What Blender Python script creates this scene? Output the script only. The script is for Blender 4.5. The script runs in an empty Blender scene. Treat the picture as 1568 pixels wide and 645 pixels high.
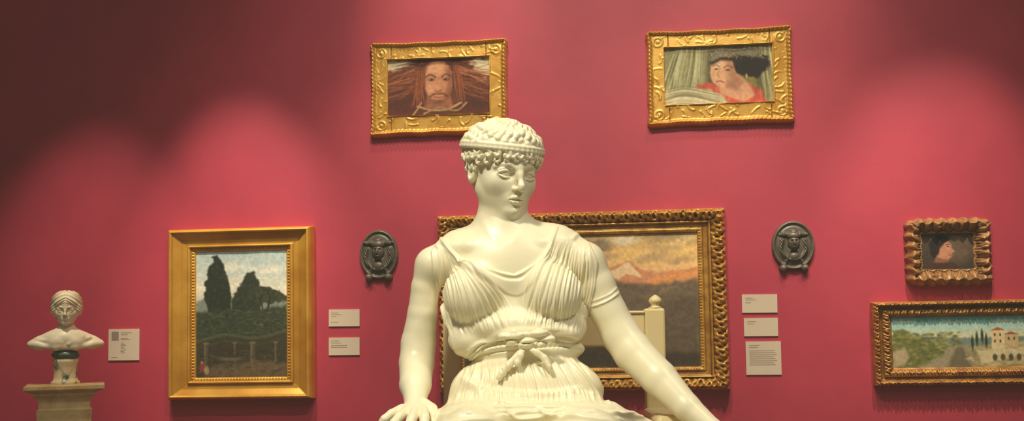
import bpy, math, numpy as np, time
from mathutils import Matrix, Vector
T0=time.time()
rng=np.random.default_rng(7)
# ---------------------------------------------------------------- camera match
F=1500.;U0=784.;VC=322.3+86.
YAW=math.radians(6);PIT=math.radians(3.5);ROLL=math.radians(-.7)
CAM=np.array([0,0,1.55])
R=(Matrix.Rotation(YAW,3,'Z')@Matrix.Rotation(math.pi/2+PIT,3,'X')@Matrix.Rotation(ROLL,3,'Z'))
Rn=np.array(R)
WY=6.2
S=1/600.
D0=2.5
def ray(u,v): return Rn@np.array([(u-U0)/F,-(v-VC)/F,-1.])
def PW(u,v,y=WY):
    r=ray(u,v); return CAM+r*(y/r[1])
fw=np.array([-math.sin(YAW),math.cos(YAW),0]); rt=np.array([math.cos(YAW),math.sin(YAW),0])
SO=CAM+D0*fw; SO[2]=0
def SL(u,v,d=0.):
    r=ray(u,v); t=(D0+d*S)/np.dot(r,fw); p=CAM+r*t-SO
    return np.array([p@rt,p@fw,p[2]])
def proj(V):
    w=V[:,0:1]*rt+V[:,1:2]*fw+V[:,2:3]*np.array([0,0,1])+SO-CAM
    c=w@Rn
    return U0+F*c[:,0]/(-c[:,2]), VC-F*c[:,1]/(-c[:,2])
sc=bpy.context.scene
cd=bpy.data.cameras.new('camera'); cam=bpy.data.objects.new('camera',cd); sc.collection.objects.link(cam)
cd.sensor_width=36; cd.lens=36*F/1568; cd.shift_y=86/1568
cam.matrix_world=Matrix.Translation(Vector(CAM))@R.to_4x4(); sc.camera=cam
sc.view_settings.view_transform='Standard'
try:
    sc.view_settings.use_curve_mapping=True; cm=sc.view_settings.curve_mapping; cm.black_level=(-.014,-.018,-.013); cm.update()
except Exception as ex: print('curve',ex)

# ---------------------------------------------------------------- helpers
def lin(c):
    c=np.asarray(c,float)/255.
    return np.where(c<=.04045,c/12.92,((c+.055)/1.055)**2.4)
def mesh_np(name,V,Q,mats,parent=None,smooth=True,matidx=None,cols=None):
    me=bpy.data.meshes.new(name)
    V=np.asarray(V,np.float32); Q=np.asarray(Q,np.int32)
    n=len(Q); k=Q.shape[1]
    me.vertices.add(len(V)); me.vertices.foreach_set('co',V.ravel())
    me.loops.add(n*k); me.loops.foreach_set('vertex_index',Q.ravel())
    me.polygons.add(n); me.polygons.foreach_set('loop_start',np.arange(0,n*k,k,dtype=np.int32))
    try: me.polygons.foreach_set('loop_total',np.full(n,k,dtype=np.int32))
    except Exception: pass
    me.polygons.foreach_set('use_smooth',np.full(n,smooth))
    for m in (mats if isinstance(mats,list) else [mats]): me.materials.append(m)
    if matidx is not None: me.polygons.foreach_set('material_index',np.asarray(matidx,np.int32))
    if cols is not None:
        a=me.color_attributes.new('paint','FLOAT_COLOR','POINT')
        c4=np.ones((len(V),4),np.float32); c4[:,:3]=cols; a.data.foreach_set('color',c4.ravel())
    me.update(calc_edges=True); me.validate()
    o=bpy.data.objects.new(name,me); sc.collection.objects.link(o)
    if parent: o.parent=parent
    return o
def empty(name,loc=(0,0,0),rz=0):
    e=bpy.data.objects.new(name,None); e.location=loc; e.rotation_euler=(0,0,rz); e.empty_display_size=.1
    sc.collection.objects.link(e); return e
def pydata(name,V,Fs,mat,parent=None,bevel=0,smooth=False,seg=2):
    me=bpy.data.meshes.new(name); me.from_pydata([tuple(map(float,v)) for v in V],[],Fs); me.update()
    for m in (mat if isinstance(mat,list) else [mat]): me.materials.append(m)
    o=bpy.data.objects.new(name,me); sc.collection.objects.link(o)
    if smooth:
        for p in me.polygons:p.use_smooth=True
    if parent:o.parent=parent
    if bevel:
        b=o.modifiers.new('b','BEVEL'); b.width=bevel; b.segments=seg; b.limit_method='ANGLE'
    return o
BF=[(0,1,3,2),(4,6,7,5),(0,4,5,1),(2,3,7,6),(0,2,6,4),(1,5,7,3)]
def box(name,lo,hi,mat,parent=None,bevel=.004):
    V=[(x,y,z) for x in (lo[0],hi[0]) for y in (lo[1],hi[1]) for z in (lo[2],hi[2])]
    return pydata(name,V,BF,mat,parent,bevel)
def lathe(name,prof,c,mat,parent=None,n=40,sx=1,sy=1,square=False):
    V=[];Q=[]
    n=4 if square else n
    for r,z in prof:
        for i in range(n):
            a=2*math.pi*(i+(.5 if square else 0))/n; k=math.sqrt(2) if square else 1
            V.append((c[0]+sx*k*r*math.cos(a),c[1]+sy*k*r*math.sin(a),c[2]+z))
    m=len(prof)
    for j in range(m-1):
        for i in range(n):
            Q.append((j*n+i,j*n+(i+1)%n,(j+1)*n+(i+1)%n,(j+1)*n+i))
    Q.append(tuple(range(n))[::-1]); Q.append(tuple((m-1)*n+i for i in range(n)))
    return pydata(name,V,Q,mat,parent,0,not square)

# ---------------------------------------------------------------- materials
def newmat(name):
    m=bpy.data.materials.new(name); m.use_nodes=True
    nt=m.node_tree; return m,nt,nt.nodes['Principled BSDF']
def noise_mat(name,c1,c2,scale=5,rough=.5,metal=0,spec=.5,bump=0,bscale=60,detail=6,lo=.35,hi=.65,cavity=None,dist=0):
    m,nt,b=newmat(name)
    tc=nt.nodes.new('ShaderNodeTexCoord'); n=nt.nodes.new('ShaderNodeTexNoise'); n.inputs['Scale'].default_value=scale; n.inputs['Detail'].default_value=detail
    n.inputs['Distortion'].default_value=dist
    nt.links.new(tc.outputs['Object'],n.inputs['Vector'])
    r=nt.nodes.new('ShaderNodeValToRGB'); r.color_ramp.elements[0].position=lo; r.color_ramp.elements[1].position=hi
    r.color_ramp.elements[0].color=(*lin(c1),1); r.color_ramp.elements[1].color=(*lin(c2),1)
    nt.links.new(n.outputs['Fac'],r.inputs['Fac'])
    out=r.outputs['Color']
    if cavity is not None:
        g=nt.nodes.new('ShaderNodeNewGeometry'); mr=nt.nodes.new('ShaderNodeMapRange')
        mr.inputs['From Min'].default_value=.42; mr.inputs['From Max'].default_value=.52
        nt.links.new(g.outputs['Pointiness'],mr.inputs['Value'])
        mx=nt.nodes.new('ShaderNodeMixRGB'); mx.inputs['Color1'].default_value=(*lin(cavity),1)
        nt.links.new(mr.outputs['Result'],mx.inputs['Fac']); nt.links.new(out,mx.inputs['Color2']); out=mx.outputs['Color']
    nt.links.new(out,b.inputs['Base Color'])
    b.inputs['Roughness'].default_value=rough; b.inputs['Metallic'].default_value=metal; b.inputs['Specular IOR Level'].default_value=spec
    if bump:
        n2=nt.nodes.new('ShaderNodeTexNoise'); n2.inputs['Scale'].default_value=bscale; nt.links.new(tc.outputs['Object'],n2.inputs['Vector'])
        bp=nt.nodes.new('ShaderNodeBump'); bp.inputs['Strength'].default_value=bump; bp.inputs['Distance'].default_value=.004
        nt.links.new(n2.outputs['Fac'],bp.inputs['Height']); nt.links.new(bp.outputs['Normal'],b.inputs['Normal'])
    return m
M_wall=noise_mat('crimson_wall',(184,50,74),(192,55,78),3,.6,0,.7,.15,220)
M_marble=noise_mat('white_marble',(238,229,192),(247,240,208),4,.36,0,.5,.03,90,lo=.3,hi=.7)
M_chair=noise_mat('chair_marble',(230,210,152),(238,222,170),4,.4)
M_marble2=noise_mat('bust_marble',(240,226,184),(250,240,206),6,.4)
M_vein=noise_mat('veined_marble',(80,88,66),(238,222,176),9,.3,lo=.34,hi=.46,dist=1.5)
M_green=noise_mat('green_marble',(60,76,64),(120,132,106),20,.3,lo=.4,hi=.65,dist=1)
M_ped=noise_mat('pedestal_marble',(216,180,110),(246,222,158),7,.35,lo=.3,hi=.65,dist=2)
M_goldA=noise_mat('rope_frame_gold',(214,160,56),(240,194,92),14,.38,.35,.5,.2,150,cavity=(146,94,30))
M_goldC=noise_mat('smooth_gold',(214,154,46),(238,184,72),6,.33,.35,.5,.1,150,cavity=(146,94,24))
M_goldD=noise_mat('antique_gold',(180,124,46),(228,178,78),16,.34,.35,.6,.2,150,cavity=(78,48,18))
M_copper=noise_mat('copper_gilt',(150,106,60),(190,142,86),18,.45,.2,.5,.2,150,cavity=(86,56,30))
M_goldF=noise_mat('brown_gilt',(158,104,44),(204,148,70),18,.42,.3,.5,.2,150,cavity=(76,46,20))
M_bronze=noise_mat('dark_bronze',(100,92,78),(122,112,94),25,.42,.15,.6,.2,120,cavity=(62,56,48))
M_label=noise_mat('label_card',(218,202,174),(224,209,182),5,.7)
M_ink=noise_mat('label_ink',(146,130,112),(154,138,120),5,.8)
M_floor=noise_mat('oak_floor',(110,76,44),(140,98,60),6,.4)
M_ceil=noise_mat('ceiling_paint',(70,60,54),(76,66,60),3,.9)
M_side=noise_mat('side_wall_paint',(150,50,64),(156,54,68),3,.7)
M_pl=noise_mat('plinth_paint',(160,150,130),(170,160,140),3,.6)
M_back=noise_mat('frame_backing',(70,50,34),(84,62,42),5,.8)
M_paint,nt,b=newmat('oil_canvas')
a=nt.nodes.new('ShaderNodeVertexColor'); a.layer_name='paint'; nt.links.new(a.outputs['Color'],b.inputs['Base Color']); b.inputs['Roughness'].default_value=.55; b.inputs['Specular IOR Level'].default_value=.25

# ---------------------------------------------------------------- room
box('wall_back',(-6.5,WY,0),(6.5,WY+.2,6.2),M_wall,bevel=0)
box('wall_left',(-6.7,-3,0),(-6.5,WY+.2,6.2),M_side,bevel=0)
box('wall_right',(6.5,-3,0),(6.7,WY+.2,6.2),M_side,bevel=0)
box('floor',(-6.7,-3,-.1),(6.7,WY+.2,0),M_floor,bevel=0)
box('ceiling',(-6.7,-3,6.2),(6.7,WY+.2,6.3),M_ceil,bevel=0)
box('baseboard_back',(-6.5,WY-.025,0),(6.5,WY,.18),M_side)

# ---------------------------------------------------------------- polyline utilities
def crom(P,n=8):
    P=np.array(P,float)
    if len(P)<3: 
        t=np.linspace(0,1,n)[:,None]; return P[0]*(1-t)+P[1]*t
    Q=np.vstack([2*P[0]-P[1],P,2*P[-1]-P[-2]]); out=[]
    for i in range(1,len(Q)-2):
        for t in np.linspace(0,1,n,endpoint=False):
            p0,p1,p2,p3=Q[i-1],Q[i],Q[i+1],Q[i+2]
            out.append(.5*((2*p1)+(-p0+p2)*t+(2*p0-5*p1+4*p2-p3)*t*t+(-p0+3*p1-3*p2+p3)*t**3))
    out.append(P[-1]); return np.array(out)
def pdist(u,v,P):
    best=np.full(u.shape,1e9); par=np.zeros(u.shape)
    n=len(P)-1
    for i in range(n):
        ax,ay=P[i];bx,by=P[i+1]; dx,dy=bx-ax,by-ay; L=dx*dx+dy*dy+1e-9
        t=np.clip(((u-ax)*dx+(v-ay)*dy)/L,0,1)
        d=np.hypot(u-ax-t*dx,v-ay-t*dy); m=d<best
        best=np.where(m,d,best); par=np.where(m,(i+t)/n,par)
    return best,par
def inpoly(u,v,P):
    ins=np.zeros(u.shape,bool); n=len(P)
    for i in range(n):
        x1,y1=P[i];x2,y2=P[(i+1)%n]
        if y1==y2: continue
        c=((y1>v)!=(y2>v))&(u<(x2-x1)*(v-y1)/(y2-y1)+x1); ins^=c
    return ins

# ---------------------------------------------------------------- painter (canvases)
def blur(a,s):
    if s<=.3: return a
    r=int(3*s)+1; k=np.exp(-.5*(np.arange(-r,r+1)/s)**2); k/=k.sum()
    p=np.pad(a,((r,r),(r,r)),mode='edge')
    p=np.apply_along_axis(lambda x:np.convolve(x,k,'valid'),0,p)
    return np.apply_along_axis(lambda x:np.convolve(x,k,'valid'),1,p)
def vnoise(h,w,cell,seed):
    r=np.random.default_rng(seed); out=np.zeros((h,w)); amp=1;tot=0
    for o in range(3):
        c=max(cell/2**o,1.2); gh=int(h/c)+3; gw=int(w/c)+3; g=r.random((gh,gw))
        y=np.arange(h)/c; x=np.arange(w)/c; yi=y.astype(int);xi=x.astype(int); fy=(y-yi);fx=(x-xi); fy=fy*fy*(3-2*fy);fx=fx*fx*(3-2*fx)
        fy=fy[:,None];fx=fx[None]
        a=g[yi][:,xi];b_=g[yi][:,xi+1];c_=g[yi+1][:,xi];d=g[yi+1][:,xi+1]
        out+=amp*((a*(1-fx)+b_*fx)*(1-fy)+(c_*(1-fx)+d*fx)*fy); tot+=amp; amp*=.5
    return out/tot
class Canvas:
    def __init__(s,u0,v0,u1,v1,ss=1.5,seed=1):
        s.w=int((u1-u0)*ss);s.h=int((v1-v0)*ss);s.ss=ss;s.seed=seed
        s.U,s.V=np.meshgrid(np.linspace(u0,u1,s.w),np.linspace(v0,v1,s.h)); s.C=np.zeros((s.h,s.w,3))
        s.r=np.random.default_rng(seed)
        s.n1=vnoise(s.h,s.w,8*ss,seed); s.n2=vnoise(s.h,s.w,8*ss,seed+50)
    def put(s,m,c): s.C=s.C*(1-m[...,None])+np.array(c,float)*m[...,None]
    def grad(s,stops):
        vs=[a for a,_ in stops]
        for k in range(3): s.C[...,k]=np.interp(s.V,vs,[c[k] for _,c in stops])
    def ell(s,cu,cv,ru,rv,c,soft=1.,a=0,al=1,rag=0):
        ca,sa=math.cos(a),math.sin(a); x=s.U-cu;y=s.V-cv; X=(x*ca+y*sa)/ru;Y=(-x*sa+y*ca)/rv
        d=(np.hypot(X,Y)-1+rag*(s.n1-.5)*2)*min(ru,rv)
        s.put(al*np.clip(.5-d/(2*soft),0,1),c)
    def poly(s,P,c,soft=.8,al=1,rag=0):
        U=s.U+rag*(s.n1-.5)*2; V=s.V+rag*(s.n2-.5)*2
        s.put(al*blur(inpoly(U,V,P).astype(float),soft*s.ss),c)
    def st(s,P,w,c,al=1,taper=False,soft=.6):
        d,t=pdist(s.U,s.V,crom(P,5)); ww=w*(np.sin(np.pi*np.clip(t,.03,.97))**.6 if taper else 1)
        s.put(al*np.clip(.5+(ww-d)/(2*soft),0,1),c)
    def mottle(s,cell,amt,seed=0):
        n=vnoise(s.h,s.w,cell*s.ss,s.seed+seed)-.5
        s.C=np.clip(s.C*(1+amt*2*n[...,None]),0,255)
    def soften(s,r):
        for k in range(3): s.C[...,k]=blur(s.C[...,k],r*s.ss)

# ---------------------------------------------------------------- wall heightfield builder
def wallframe(cs):
    P=[PW(*c) for c in cs]; ctr=sum(P)/4
    ex=((P[1]-P[0])+(P[2]-P[3])); ex/=np.linalg.norm(ex)
    ez=np.array([-ex[2],0,ex[0]])
    W=(np.linalg.norm(P[1]-P[0])+np.linalg.norm(P[2]-P[3]))/2; H=(np.linalg.norm(P[3]-P[0])+np.linalg.norm(P[2]-P[1]))/2
    return ctr,ex,ez,W,H
def place(o,ctr,ex):
    o.location=tuple(ctr); o.rotation_euler=(0,-math.atan2(ex[2],ex[0]),0)
def hfield(name,X,Z,Hh,keep,mat,parent):
    # relief surface closed by a flat back so that it is a solid
    h,w=X.shape
    idx=np.arange(h*w).reshape(h,w)
    q=np.stack([idx[:-1,:-1],idx[:-1,1:],idx[1:,1:],idx[1:,:-1]],-1)
    kk=keep[:-1,:-1]|keep[:-1,1:]|keep[1:,1:]|keep[1:,:-1]
    q=q[kk]; used=np.zeros(h*w,bool); used[q.ravel()]=True; mp=np.cumsum(used)-1
    q=mp[q]; V=np.stack([X,-np.maximum(Hh,.0012),Z],-1).reshape(-1,3)[used]; B=V.copy(); B[:,1]=-.0004; n=len(V)
    e=np.concatenate([q[:,[0,1]],q[:,[1,2]],q[:,[2,3]],q[:,[3,0]]]).astype(np.int64)
    key=e[:,0]*n+e[:,1]; rev=e[:,1]*n+e[:,0]; bd=e[~np.isin(key,rev)]
    Q=np.vstack([q,q[:,::-1]+n,np.stack([bd[:,1],bd[:,0],bd[:,0]+n,bd[:,1]+n],-1)])
    return mesh_np(name,np.vstack([V,B]),Q,mat,parent)
def picture(name,cs,op,depth,mat,prof,orn,canvas,step=.004,warp=None,extra=None):
    ctr,ex,ez,W,H=wallframe(cs)
    e=empty(name); place(e,ctr,ex)
    L=[]
    for c in op:
        p=PW(*c)-ctr; L.append((p@ex,p@ez))
    ox0=(L[0][0]+L[3][0])/2;ox1=(L[1][0]+L[2][0])/2;oz1=(L[0][1]+L[1][1])/2;oz0=(L[2][1]+L[3][1])/2
    pad=.03
    nx=int((W+2*pad)/step);nz=int((H+2*pad)/step)
    X,Z=np.meshgrid(np.linspace(-W/2-pad,W/2+pad,nx),np.linspace(-H/2-pad,H/2+pad,nz))
    hx=W/2;hz=H/2
    if warp: wx,wz=warp(X/hx,Z/hz); 
    else: wx=wz=0
    tl=(X+hx-wx)/(ox0+hx); tr=(hx-X-wx)/(hx-ox1); tb=(Z+hz-wz)/(oz0+hz); tt=(hz-Z-wz)/(hz-oz1)
    T=np.stack([tl,tr,tb,tt]); t=T.min(0); side=T.argmin(0)
    sco=np.where(side<2,Z,X); Ls=np.where(side<2,H,W)
    inop=(X>ox0)&(X<ox1)&(Z>oz0)&(Z<oz1)
    if warp:
        r=.05; qx=np.maximum(np.abs(X)-(hx-wx)+r,0);qz=np.maximum(np.abs(Z)-(hz-wz)+r,0); rd=np.hypot(qx,qz); out=(rd>r)|(t<0)
        t=np.minimum(t,np.maximum((r-rd),0)/.07+np.where((qx>0)&(qz>0),0,9))
    else: out=t<-1e-6
    hh=depth*np.interp(t,[p[0] for p in prof],[p[1] for p in prof])
    hh=hh+orn(X,Z,t,sco,side,Ls,hx,hz)
    hh=np.where(out|inop,.0012,np.maximum(hh,.004))
    hfield('moulding',X,Z,hh,~out&~inop,mat,e)
    C=canvas.C; h,w,_=C.shape; g=.002
    box('backing_board',(ox0-.01,-depth*.2,oz0-.01),(ox1+.01,-.0004,oz1+.01),M_back,e,0)
    CX,CZ=np.meshgrid(np.linspace(ox0-g,ox1+g,w),np.linspace(oz1+g,oz0-g,h))
    V=np.stack([CX,np.full_like(CX,-depth*.25),CZ],-1).reshape(-1,3); idx=np.arange(h*w).reshape(h,w)
    q=np.stack([idx[:-1,:-1],idx[1:,:-1],idx[1:,1:],idx[:-1,1:]],-1).reshape(-1,4)
    mesh_np('painted_canvas',V,q,M_paint,e,cols=lin(C.reshape(-1,3)))
    return e,W,H
sm=lambda x,a,b:np.clip((x-a)/(b-a),0,1)**2*(3-2*np.clip((x-a)/(b-a),0,1))

# ---- painting A : man with long red hair
A=Canvas(594,87,751,180,1.6,3)
A.grad([(87,(128,82,58)),(130,(104,56,42)),(180,(76,42,36))])
A.ell(610,97,26,9,(228,214,174),2,rag=.4); A.ell(738,106,22,19,(232,220,178),2,rag=.5)
A.ell(672,122,62,36,(96,50,36),5,rag=.3)
rr=A.r
for i in range(280):
    a=rr.uniform(-3.6,.5); r0=rr.uniform(16,34); r1=r0+rr.uniform(20,60)
    x0=672+r0*math.cos(a)*.95;y0=116+r0*math.sin(a)*.8
    x1=672+r1*math.cos(a)*1.2;y1=118+r1*math.sin(a)*.42+rr.uniform(-4,34)
    xm=(x0+x1)/2+rr.uniform(-6,6);ym=(y0+y1)/2+rr.uniform(-9,9)
    c=[(140,74,46),(168,98,62),(86,46,34),(112,60,42),(190,120,76),(74,40,32)][rr.integers(6)]
    A.st([(x0,y0),(xm,ym),(x1,y1)],rr.uniform(.3,1.1),c,.75,True)
A.poly([(600,165),(640,155),(700,158),(751,168),(751,180),(594,180)],(94,48,40),2,.85,rag=3)
A.poly([(655,145),(690,145),(696,168),(650,168)],(156,100,72),1.5)
A.ell(672,124,22,32,(204,140,100),2); A.ell(668,104,15,9,(226,168,122),4); A.ell(661,134,7,10,(218,156,114),3)
A.poly([(683,98),(694,112),(694,140),(685,154),(676,156),(681,146),(687,130)],(142,88,64),2.5,.8)
A.poly([(655,150),(660,152),(672,158),(684,154),(678,162),(662,160)],(126,78,58),2,.7)
A.poly([(648,112),(652,98),(662,91),(684,92),(694,108),(697,100),(690,84),(654,84),(645,98)],(98,50,36),1.5,rag=2)
for i in range(44):
    s=rr.choice([-1,1]); x=672+s*rr.uniform(20,32); A.st([(x,rr.uniform(92,110)),(x+s*rr.uniform(0,7),130),(x+s*rr.uniform(-2,14),165)],rr.uniform(.5,1.2),[(140,74,46),(92,48,34),(168,98,60)][rr.integers(3)],.8,True)
A.st([(653,117),(660,113),(668,118)],1.,(88,50,36),.85,soft=1); A.st([(677,118),(684,113),(691,117)],1.,(88,50,36),.85,soft=1)
A.ell(661,121.5,5,2.2,(116,72,54),1.2); A.ell(684,121.5,4.5,2.2,(104,64,50),1.2); A.ell(661,121.5,1.5,1.3,(46,34,28),.6);A.ell(683,121.5,1.4,1.3,(46,34,28),.6); A.ell(658.6,121.5,1,.7,(206,184,152),.5);A.ell(686,121.5,.9,.6,(184,160,130),.5)
A.st([(672,119),(671,132),(668,137)],.9,(150,96,68),.6,soft=1); A.poly([(672,119),(676,136),(667,138)],(226,168,122),1,.6); A.st([(667,139.5),(672,141),(677,139)],.8,(112,66,50),.7,soft=1)
A.st([(659,149),(666,144.5),(673,144.5),(680,144.5),(686,149)],1.2,(98,56,40),.85,soft=1); A.st([(666,149.5),(673,150.5),(680,149.5)],.9,(158,86,70)); A.ell(673,157,5,2.4,(124,76,56),2)
A.st([(640,164),(660,170),(685,170),(706,160)],1.6,(192,158,110)); A.st([(650,176),(672,167),(700,172),(715,160)],1.4,(176,142,98)); A.st([(646,158),(640,168),(632,179)],1.4,(172,138,94))
for i in range(30):
    x=640+i*2.3; A.st([(x,173),(x+1.2,167)],.4,(108,74,50),.7)
A.mottle(4,.12,2); A.soften(.4)
# ---- painting B : woman with headdress
B=Canvas(1016,66,1184,163,1.6,5)
B.grad([(66,(146,142,96)),(163,(136,132,88))]); rr=B.r
for i in range(120):
    x=rr.uniform(1014,1186); lean=(1085-x)*.3 if x<1090 else (1150-x)*.2
    c=[(190,186,136),(116,114,72),(218,214,168),(92,92,60),(166,162,110)][rr.integers(5)]
    B.st([(x+lean,64),(x+rr.uniform(-5,5)+lean*.4,105),(x-lean*.6+rr.uniform(-8,8),165)],rr.uniform(.6,2.4),c,.7,True,1)
B.poly([(1084,72),(1160,72),(1166,150),(1140,163),(1080,150)],(80,74,50),3,.85)
B.poly([(1142,118),(1156,112),(1160,138),(1146,140)],(150,138,68),1.5,.8)
B.poly([(1066,130),(1084,126),(1112,136),(1140,128),(1168,144),(1172,163),(1060,163)],(200,90,68),1.5,rag=2)
for i in range(26): 
    x=rr.uniform(1064,1165); B.st([(x,130+rr.uniform(0,10)),(x+rr.uniform(-8,8),163)],.8,[(224,120,94),(152,64,52)][i%2],.6,soft=1)
B.poly([(1096,124),(1128,112),(1142,124),(1156,150),(1138,161),(1104,146)],(218,164,124),1.5); B.poly([(1110,134),(1130,116),(1139,126),(1128,142)],(164,112,84),2,.7)
B.ell(1134,94,40,21,(52,42,34),2,rag=.25)
B.ell(1108,106,20,28,(222,170,126),1.4,a=.3); B.ell(1099,97,10,11,(238,192,146),3); B.ell(1102,121,9,9,(230,178,134),3); B.poly([(1114,90),(1130,100),(1128,124),(1110,137),(1117,116)],(168,116,84),3,.75)
B.ell(1150,97,26,21,(46,38,32),2,rag=.3); B.poly([(1086,93),(1100,84),(1138,86),(1134,102),(1126,93),(1104,90),(1090,98)],(50,40,32),1.5)
B.poly([(1084,85),(1096,74),(1130,69),(1164,78),(1172,92),(1150,85),(1110,83),(1090,92)],(126,118,92),1,rag=1.5)
for i in range(130): B.ell(rr.uniform(1088,1168),rr.uniform(71,89),1.1,.9,[(178,166,126),(80,72,56),(150,138,106)][i%3],.5,al=.8)
B.st([(1092,100),(1097,97.5),(1102,101)],.7,(110,74,52),.8,soft=.8); B.st([(1109,102.5),(1115,99.5),(1122,104)],.7,(110,74,52),.8,soft=.8)
B.ell(1097,104.5,2.8,1.3,(92,64,50),.9);B.ell(1114.5,107,3.4,1.4,(92,64,50),.9); B.st([(1103,103),(1098.5,115),(1102,118)],.7,(174,120,88),.8,soft=.9); B.st([(1097,125.5),(1102,124.5),(1108,127)],1.1,(176,84,68),.9,soft=.8)
B.ell(1143,118,1.3,4,(214,192,124),.7)
B.poly([(1016,140),(1050,133),(1086,138),(1108,152),(1114,163),(1016,163)],(196,190,146),1.5,rag=3)
for i in range(30):
    y=rr.uniform(136,162); B.st([(1018,y),(1050,y-5+rr.uniform(-3,3)),(1100,y+8)],rr.uniform(.5,1.2),[(224,218,180),(142,136,96)][i%2],.7,True,.8)
B.mottle(4,.1,2); B.soften(.4)
# ---- painting C : cypress landscape
C=Canvas(303,385,441,577,1.6,9)
C.grad([(385,(186,208,202)),(420,(212,224,212)),(445,(238,238,208)),(470,(182,188,166)),(480,(84,92,72)),(577,(60,60,48))])
for (x,y,a,b_) in [(330,440,30,8),(380,432,26,7),(415,415,24,6),(350,410,24,6),(425,450,20,6)]: C.ell(x,y,a,b_,(246,242,218),4,rag=.5,al=.8)
C.poly([(303,462),(330,452),(365,458),(400,450),(441,460),(441,482),(303,482)],(134,146,134),1.2,rag=2)
C.poly([(322,476),(318,462),(316,440),(322,412),(330,396),(338,390),(345,402),(352,425),(357,450),(356,476)],(52,56,44),.8,rag=5)
C.poly([(360,478),(358,460),(364,444),(374,432),(382,420),(391,418),(398,434),(402,455),(402,478)],(60,64,50),.8,rag=5)
C.ell(414,456,24,10,(68,72,52),1,rag=.4); C.ell(402,448,18,8,(66,70,52),1,rag=.4); C.st([(410,490),(413,470),(416,455)],1.5,(62,48,38)); C.st([(404,488),(404,470),(398,455)],1,(62,48,38))
C.poly([(303,478),(340,472),(380,478),(441,470),(441,530),(303,530)],(64,70,52),1.5,rag=4)
rr=C.r
for i in range(500):
    x,y=rr.uniform(303,441),rr.uniform(474,530); C.ell(x,y,rr.uniform(1,3),rr.uniform(.6,1.6),[(88,94,62),(48,52,42),(106,106,72),(70,78,60)][rr.integers(4)],.8,al=.6)
for i in range(160):
    a=rr.uniform(0,6.28);q=rr.uniform(0,1)**.5; cx,cy,rx,ry=[(337,434,16,38),(381,450,18,26),(412,453,22,8)][rr.integers(3)]
    C.ell(cx+rx*q*math.cos(a),cy+ry*q*math.sin(a),1.4,2,[(78,82,58),(44,48,40)][rr.integers(2)],.8,al=.5)
C.poly([(303,520),(441,512),(441,577),(303,577)],(70,62,46),2,rag=3)
C.st([(305,522),(345,512),(392,518),(438,508)],2.2,(92,96,66),.8,soft=1.4); C.st([(308,532),(350,522),(395,528),(438,518)],1.2,(78,78,54),.8,soft=1)
for x,w in [(318,3.),(362,1.4),(389,3.6),(424,1.6)]:
    C.st([(x,526),(x,564)],w,(118,108,80),.85,soft=.9); C.st([(x+w*.5,528),(x+w*.5,564)],w*.4,(80,72,52),.8); C.st([(x-w-1,525),(x+w+1,525)],1.1,(128,118,88),.8); C.st([(x-w-1,565),(x+w+1,565)],1.3,(100,90,68),.8)
C.poly([(330,560),(400,552),(441,556),(441,577),(315,577)],(118,98,70),2,.8,rag=3); C.ell(356,548,20,4,(110,98,74),1.5); C.ell(356,545,16,2,(66,60,46),1)
for i in range(120): C.ell(rr.uniform(303,441),rr.uniform(535,577),rr.uniform(1,4),rr.uniform(.6,1.4),[(96,84,60),(52,48,38),(126,110,80)][rr.integers(3)],.8,al=.5)
C.ell(312,562,4,7,(146,62,46),1); C.ell(319,566,4,6,(164,148,108),1); C.ell(312,554,2,2.4,(176,130,96),.7)
C.mottle(3,.12,2); C.soften(.35)
# ---- painting D : sunset mountains
D=Canvas(702,355,1070,565,1.25,12)
D.grad([(355,(180,158,112)),(375,(234,194,124)),(395,(255,212,136)),(412,(250,200,134)),(430,(186,138,100)),(470,(112,96,76)),(565,(84,72,58))])
rr=D.r
for i in range(60):
    x=rr.uniform(702,1070);y=rr.uniform(357,400); D.ell(x,y,rr.uniform(14,34),rr.uniform(3,8),[(255,234,166),(200,166,120),(255,212,124),(172,150,116)][rr.integers(4)],3,a=rr.uniform(-.3,.1),al=.55,rag=.5)
D.ell(920,372,16,10,(146,130,102),3,rag=.6,al=.8); D.ell(958,366,22,8,(240,224,182),3,rag=.5); 
D.poly([(702,430),(760,405),(830,415),(880,420),(925,412),(950,402),(963,398),(985,412),(1010,418),(1040,414),(1070,410),(1070,450),(702,450)],(220,154,110),1.2,rag=3)
D.poly([(925,420),(950,405),(962,399),(972,410),(985,425),(960,418),(945,428)],(255,220,170),1,rag=2)
D.poly([(990,430),(1030,416),(1070,414),(1070,440),(990,440)],(242,166,96),2,.7,rag=4)
D.poly([(702,450),(790,430),(860,436),(930,430),(1000,436),(1070,428),(1070,565),(702,565)],(124,108,86),2,rag=5)
for i in range(200):
    x,y=rr.uniform(702,1070),rr.uniform(438,530); D.ell(x,y,rr.uniform(4,16),rr.uniform(1.5,5),[(160,140,110),(102,90,72),(180,152,114),(114,104,84)][rr.integers(4)],1.5,a=rr.uniform(-.4,.3),al=.4,rag=.5)
D.poly([(890,540),(930,520),(1000,470),(1070,450),(1070,565),(890,565)],(102,88,70),3,.7,rag=6)
D.poly([(702,540),(900,530),(1070,545),(1070,565),(702,565)],(76,66,52),3,rag=4)
D.mottle(4,.12,2)
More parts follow.
